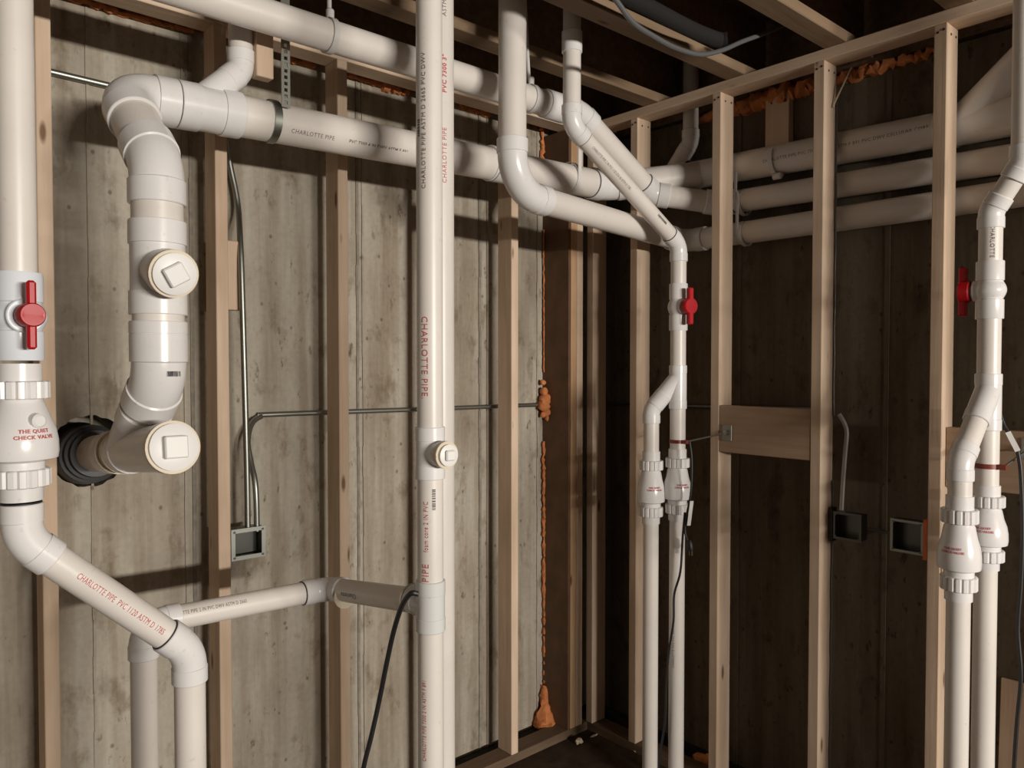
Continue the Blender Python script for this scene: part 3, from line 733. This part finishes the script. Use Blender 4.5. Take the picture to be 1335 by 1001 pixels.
# ------------------------------------------------------------------ conduits and electrical boxes
def conduit(label, pts, r=0.0095, mat=STEEL, cat='conduit', name='conduit'):
    bm = bmesh.new(); sweep(bm, pts, r, 14); return tag(link(name, bm, mat), label, cat)
ye = YS+0.03
cbox = PY(324, 708, ye)
p = [PY(*q, y) for q, y in (((296, 185), YC-0.03), ((300, 215), YC-0.03), ((307, 248), YC-0.035), ((311, 275), YC-0.05), ((313, 310), YS+0.06), ((315, 360), YS+0.035), ((319, 500), YS+0.03), ((322, 620), YS+0.03), ((323, 690), YS+0.03))]
conduit('steel conduit running down beside the second stud to the metal box', crv(p, 6))
p = [PY(*q, y) for q, y in (((716, 527), YC-0.016), ((560, 533), YC-0.016), ((360, 540), YC-0.016), ((340, 543), YC-0.02), ((328, 553), YC-0.04), ((323, 575), YC-0.07), ((327, 602), YC-0.10), ((332, 625), YS+0.04), ((334, 650), YS+0.03), ((335, 692), YS+0.03))]
conduit('steel conduit running along the left wall and curving down into the box', crv(p, 6))
conduit('thin conduit on the right wall continuing from the corner', [PX(770, 526, XC-0.011), PX(1060, 533, XC-0.011)], 0.008, DSTEEL)
conduit('thin steel conduit at the upper left behind the sewer elbow', [PY(-60, 64, YC-0.011), PY(190, 123, YC-0.011)], 0.010)
conduit('bent steel conduit rising behind the third right stud', crv([PX(*q, XC-0.03) for q in ((1094, 540), (1101, 552), (1104, 565), (1102, 590), (1099, 630), (1097, 665))], 6), 0.008, STEELB)
conduit('short thin conduit joining the two boxes on the right wall', crv([PX(1100, 687, XC-0.06), PX(1130, 689, XC-0.02), PX(1160, 695, XC-0.03), PX(1175, 700, XC-0.05)], 5), 0.006, DSTEEL)
def ebox(label, c, ux, nrm, w_, h, dep, mat=STEEL, inner=DSTEEL, side=None):
    """open metal box: ux horizontal axis of its face, nrm facing"""
    ux, nrm = V(ux).normalized(), V(nrm).normalized(); t = thing('electrical_box', c-ZA*h/2, label, 'electrical box', 'metal electrical boxes')
    th = 0.003; bm = bmesh.new()
    boxat(bm, c-nrm*dep, ux, ZA, nrm, w_, h, th)
    for s in (-1, 1):
        boxat(bm, c+ux*s*w_/2-nrm*dep/2, ux, ZA, nrm, th, h, dep); boxat(bm, c+ZA*s*h/2-nrm*dep/2, ux, ZA, nrm, w_, th, dep)
    link('box_body', bm, inner, t, smooth=False)
    bm = bmesh.new(); f = 0.013 if side is None else 0.008
    for s in (-1, 1):
        boxat(bm, c+ux*s*(w_/2-f/2+0.004), ux, ZA, nrm, f, h+0.008, 0.004); boxat(bm, c+ZA*s*(h/2-f/2+0.004), ux, ZA, nrm, w_+0.008-2*f, f, 0.004)
    link('cover_ring', bm, mat, t, smooth=False)
    for s, k in ((-1, 1), (1, 1), (1, -1), (-1, -1)):
        bm = bmesh.new(); straight(bm, c+ux*s*(w_/2-0.006)+ZA*k*(h/2-0.005)+nrm*0.001, nrm, [(0, 0.004), (0.003, 0.004)], 10); link('screw', bm, DSTEEL, t)
    if side:
        bm = bmesh.new(); boxat(bm, c+ux*side*(w_/2+0.010)-nrm*0.010, ux, ZA, nrm, 0.012, h+0.03, 0.032); link('side_bracket', bm, ORANGEP if side > 0 else BLACK, t, smooth=False)
    return t
ebox('open metal box low beside the second left stud under two conduits', PY(324, 708, YS+0.012), (1, 0, 0), (0, -1, 0), 0.105, 0.092, 0.055)
c1 = PX(1088, 684, XS+0.06); ebox('open metal box fixed to the third right stud', V((XS+0.06, ys[1071]-0.068, c1.z)), (0, -1, 0), (-1, 0, 0), 0.092, 0.088, 0.05, mat=DSTEEL, side=-1)
c2 = PX(1184, 700, XS+0.01); ebox('open metal box with orange bracket beside the rightmost stud', V((XS+0.012, ys[1229]+SW+0.066, c2.z)), (0, -1, 0), (-1, 0, 0), 0.095, 0.098, 0.05, mat=STEEL, side=1)

# ------------------------------------------------------------------ wood scraps
x1s = PY(283, 475, YS).x+SW
p0, p1 = PY(305, 404, YS+0.05), PY(305, 314, YS+0.05)
tag(lumber('wood_block', V((x1s+0.034, YS+0.069, p0.z)), V((x1s+0.034, YS+0.069, p1.z)), 0.064, 0.038, XA, WOOD), 'short pine block fixed beside the second left stud behind the conduit', 'wood block')
zq = PX(1014, 195, XC-0.03).z
tag(lumber('wood_block', V((XC-0.02, PX(1014, 165, XC-0.03).y, zq-0.04)), V((XC-0.02, PX(1014, 165, XC-0.03).y, 2.725)), 0.10, 0.035, YA, WOOD), 'pine block on the right wall under the orange foam', 'wood block')
tw = PY(342, 60, 2.13)
tag(lumber('wood_block', V((tw.x, 2.13, PY(342, 103, 2.13).z)), V((tw.x, 2.13, 3.0)), 0.05, 0.038, XA, WOOD), 'short wood block hanging beside the perforated strap hanger', 'wood block')
bq_ = PX(1316, 950, XC-0.06)
tag(lumber('board_offcut', V((XC-0.05, bq_.y, 0.012)), V((XC-0.012, bq_.y, PX(1316, 888, XC-0.03).z)), 0.075, 0.012, YA, WOOD), 'pale board offcut leaning on the right wall behind the rightmost pipes', 'board')

# ------------------------------------------------------------------ orange foam
def foam_bead(label, pts, r, seed, mat=FOAM, jit=0.4, step=0.012):
    rr = random.Random(seed); P = []
    pts = [V(p) for p in pts]
    for a, b in zip(pts, pts[1:]):
        k = max(1, int((b-a).length/step)); P += [a.lerp(b, i/k) for i in range(k)]
    P.append(pts[-1]); bm = bmesh.new()
    rad = [r*(1+jit*rr.uniform(-1, 1)) for _ in P]; P = [p+V((rr.uniform(-1, 1), rr.uniform(-0.3, 0.3), rr.uniform(-1, 1)))*r*jit for p in P]
    sweep(bm, P, rad, 9)
    for v in bm.verts: v.co += V(noise.noise_vector(v.co*60))*r*0.45
    return tag(link('foam_bead', bm, mat), label, 'foam')
yfm = YC-0.012
fb = lambda py, px=715: V((xp-0.016+(px-715)*0.003, yfm, PY(713, py, yfm).z))
foam_bead('thin bead of orange foam running down the corner panel edge', [fb(575), fb(760, 717), fb(890, 719)], 0.0075, 3, jit=0.5)
foam_bead('thin line of orange foam on the upper corner panel edge', [fb(300, 715), fb(485, 716)], 0.003, 5, jit=0.4)
foam_bead('orange foam drips under the top plate near the corner', [fb(165, 709), fb(178, 712), fb(215, 713)], 0.009, 6, jit=0.5)
bm = bmesh.new()
for q, r in (((718, 498), 0.012), ((718, 510), 0.018), ((720, 520), 0.030), ((717, 528), 0.030), ((722, 536), 0.022), ((724, 543), 0.012), ((716, 540), 0.014)):
    bmesh.ops.create_icosphere(bm, subdivisions=2, radius=r, matrix=Matrix.Translation(V((xp-0.026+(q[0]-719)*0.0035, yfm-0.018, PY(q[0], q[1], yfm).z))))
for v in bm.verts: v.co += V(noise.noise_vector(v.co*35))*0.009
tag(link('foam_blob', bm, FOAM), 'lump of orange foam where the conduit meets the corner panel', 'foam')
bm = bmesh.new(); p = fb(890, 717); q = V((xp-0.03, yfm-0.03, 0.02))
sweep(bm, crv([p, p.lerp(q, 0.45), p.lerp(q, 0.8), V((q.x, q.y, 0.012))], 5), [0.014, 0.015, 0.016, 0.018, 0.02, 0.022, 0.026, 0.03, 0.036, 0.042, 0.046, 0.05, 0.054, 0.056, 0.056, 0.05][:16], 14)
for v in bm.verts: v.co += V(noise.noise_vector(v.co*40))*0.010+V(noise.noise_vector(v.co*110))*0.006; v.co.z = max(v.co.z, 0.0125)
tag(link('foam_blob', bm, FOAM), 'cone of orange foam on the floor at the corner panel foot', 'foam')
# sealant lines along the sill of both concrete walls
pts = [V((x/10, YC-0.004, 2.775)) for x in range(-12, 27)]
foam_bead('dark red sealant line along the top of the left concrete wall', pts, 0.014, 11, FOAMD, 0.35, 0.03)
for i, (a, b, r) in enumerate(((60, 250, 0.010), (372, 408, 0.011), (445, 500, 0.010), (495, 532, 0.017), (598, 635, 0.013))):
    xa, xb = PY(a, 60, YC).x, PY(b, 90, YC).x
    foam_bead('lighter orange foam on the left wall sill, piece %s' % ('by the first stud', 'before the second stud', 'after the second stud', 'left of the drain stack', 'right of the drain stack')[i], [(xa, YC-0.012, 2.752), ((xa+xb)/2, YC-0.012, 2.748), (xb, YC-0.012, 2.752)], r, 20+i)
xs_ = [PX(px, 120, XC).y for px in (900, 955, 975, 1000, 1030, 1060, 1075, 1105, 1120, 1150, 1190, 1225)]
rs_ = (0.016, 0.02, 0.034, 0.036, 0.036, 0.030, 0.018, 0.018, 0.024, 0.018, 0.016, 0.012)
bm = bmesh.new(); P = []; Rr = []; rr = random.Random(9)
for (ya_, ra), (yb_, rb) in zip(list(zip(xs_, rs_)), list(zip(xs_, rs_))[1:]):
    for k in range(10):
        t_ = k/10; P.append(V((XC-0.01+rr.uniform(-.006, .006), ya_+(yb_-ya_)*t_, 2.732+rr.uniform(-.008, .008)))); Rr.append((ra+(rb-ra)*t_)*rr.uniform(0.75, 1.25))
sweep(bm, P, Rr, 10)
for v in bm.verts: v.co += V(noise.noise_vector(v.co*40))*0.012
tag(link('foam_bead', bm, FOAM), 'thick ragged band of orange foam along the top of the right wall', 'foam')
bm = bmesh.new(); p = PX(921, 977, XC-0.10)
sweep(bm, crv([V((2.70, p.y+0.06, 0.02)), V((2.70, p.y, 0.03)), V((2.70, p.y-0.07, 0.02))], 5), [0.012, 0.02, 0.024, 0.022, 0.02, 0.025, 0.022, 0.024, 0.02, 0.016, 0.01], 10)
for v in bm.verts: v.co += V(noise.noise_vector(v.co*40))*0.008; v.co.z = max(v.co.z, 0.0125)
tag(link('foam_blob', bm, FOAM), 'strip of orange foam on the floor behind the second right stud', 'foam')

# ------------------------------------------------------------------ cables
def cable(name, label, pts, r, mat, cat='cable', steps=8):
    bm = bmesh.new(); sweep(bm, crv(pts, steps), r, 10); return tag(link(name, bm, mat), label, cat)
tb = V((bx, yb, zt))
pts = [PY(545, 774, 1.40), PY(535, 774, 1.41), PY(524, 790, 1.46), PY(514, 820, 1.52), PY(505, 860, 1.56), PY(494, 915, 1.60), PY(484, 960, 1.62), PY(474, 1001, 1.64), PY(470, 1040, 1.66)]
pts.append(V((pts[-1].x, pts[-1].y, 0.006)))
cable('black_cable', 'black cable draped over the drain stack branch and hanging to the floor', pts, 0.006, BLACK)
t = thing('power_cord', (xh-0.03, hy0-0.05, 0.3), 'black power cord with white tag and plug hanging beside the middle discharge pipe', 'cord')
xk = xh-0.045
bm = bmesh.new(); sweep(bm, crv([PX(*q, xk) for q in ((899, 575), (902, 600), (901, 640), (896, 668), (893, 690), (896, 703), (899, 708))], 6), 0.0045, 10); link('cord', bm, BLACK, t)
bm = bmesh.new(); sweep(bm, crv([PX(*q, xk) for q in ((893, 668), (890, 700), (887, 745), (879, 775), (878, 810), (872, 850), (869, 890), (867, 940), (861, 980), (856, 1020))]+[V((xk-0.02, PX(856, 1020, xk).y, 0.006))], 6), 0.0045, 10); link('cord', bm, BLACK, t)
a_, b_ = PX(902, 653, xk-0.008), PX(898, 685, xk-0.008)
bm = bmesh.new(); boxat(bm, (a_+b_)/2, V((0.64, -0.76, 0)), (b_-a_).normalized(), V((0.76, 0.64, 0)), 0.013, (b_-a_).length, 0.002); link('tag', bm, WHITE, t, smooth=False, label='white paper tag')
pp = PX(899, 704, xk)
bm = bmesh.new(); straight(bm, pp, (0.05, -0.1, -1), [(0, 0.006), (0.01, 0.011), (0.03, 0.013), (0.04, 0.010)], 12); link('plug', bm, BLACK, t)
bm = bmesh.new()
for s in (-1, 1): boxat(bm, pp+V((0.002, s*0.006-0.005, -0.048)), XA, YA, ZA, 0.006, 0.002, 0.02)
link('prong', bm, BRASS, t, smooth=False)
t = thing('power_cord', (xh+0.03, iy0-0.09, 0.2), 'black power cord with white tag hanging beside the rightmost discharge pipe', 'cord')
xk = xh+0.04
bm = bmesh.new(); sweep(bm, crv([PX(*q, xk) for q in ((1302, 535), (1310, 556), (1322, 575), (1329, 600), (1332, 640), (1333, 700), (1331, 760), (1327, 820), (1331, 880), (1326, 940), (1322, 1000), (1320, 1060))]+[V((xk, PX(1320, 1060, xk).y, 0.006))], 6), 0.0055, 10); link('cord', bm, BLACK, t)
a_, b_ = PX(1314, 563, xk-0.02), PX(1327, 588, xk-0.02)
bm = bmesh.new(); boxat(bm, (a_+b_)/2, V((0.9, 0.3, 0)), (b_-a_).normalized(), (b_-a_).normalized().cross(V((0.9, 0.3, 0))).normalized(), 0.003, (b_-a_).length, 0.014); link('tag', bm, WHITE, t, smooth=False, label='white paper tag')
# ceiling clutter
jz = 2.90; jm = (jy[1]+jy[2])/2
cable('grey_cable', 'shiny grey cable sagging between the joists overhead', [PY(780, -30, 1.41)]+[PY(*q, 1.41) for q in ((805, 3), (825, 29), (850, 46), (880, 62), (912, 71), (940, 66), (968, 54), (1003, 41))]+[PY(1050, 20, 1.38)], 0.0075, GREYC)
bm = bmesh.new(); sweep(bm, crv([PY(700, -85, 1.46), PY(790, -20, 1.46), PY(850, 12, 1.46), PY(900, 38, 1.46), PY(936, 52, 1.46), PY(948, 52, 1.44)], 6), 0.024, 22)
tag(link('black_hose', bm, MATTBLK), 'black flexible hose lying in the joist bay above the grey cable', 'hose')
cable('white_wire', 'thin pale wire looped over the third right stud top', [PX(1110, 88, XS+0.09), PX(1103, 103, XS+0.07), PX(1090, 130, XS+0.06), PX(1086, 140, XS+0.05)], 0.003, PAPER, 'wire')

yq = ys[1071]-0.004
cable('grey_cable', 'thin dark cable stapled down the third right stud', [V((XS+0.080, yq, z_/10+0.004*math.sin(z_*1.7))) if z_ % 2 else V((XS+0.083, yq-0.001, z_/10)) for z_ in list(range(1, 13))]+[V((XS+0.078, yq-0.002, 1.27))], 0.0035, GREYC)
cable('grey_cable', 'thin cable down the third right stud from the top plate to the box', [V((XS+0.082, yq-0.002*(k%2), 2.6-k*0.1)) for k in range(12)], 0.0035, GREYC)
# ------------------------------------------------------------------ scraps on the floor
def scrap(label, px, py, sizes, mat):
    d = ray(px, py); p = CAM+d*(-CAM.z/d.z); bm = bmesh.new()
    bmesh.ops.create_icosphere(bm, subdivisions=2, radius=1.0)
    for v in bm.verts:
        v.co *= 0.7+0.6*noise.noise(v.co*2.3+V((px, py, 0))*0.1); v.co = V((v.co.x*sizes[0], v.co.y*sizes[1], v.co.z*sizes[2]))
    zmn = min(v.co.z for v in bm.verts)
    for v in bm.verts: v.co += V((p.x, p.y, -zmn+0.001))
    tag(link('debris', bm, mat, None, smooth=False), label, 'debris')
scrap('pale crumb of debris on the floor at the frame corner', 755, 970, (0.025, 0.02, 0.018), PAPER)
scrap('thin shaving of debris on the floor beside the corner plate', 774, 960, (0.03, 0.008, 0.004), PAPER)
scrap('small dull crumb of debris on the floor left of the middle pipes', 829, 981, (0.010, 0.012, 0.008), PAPER)
bpy.context.view_layer.update()
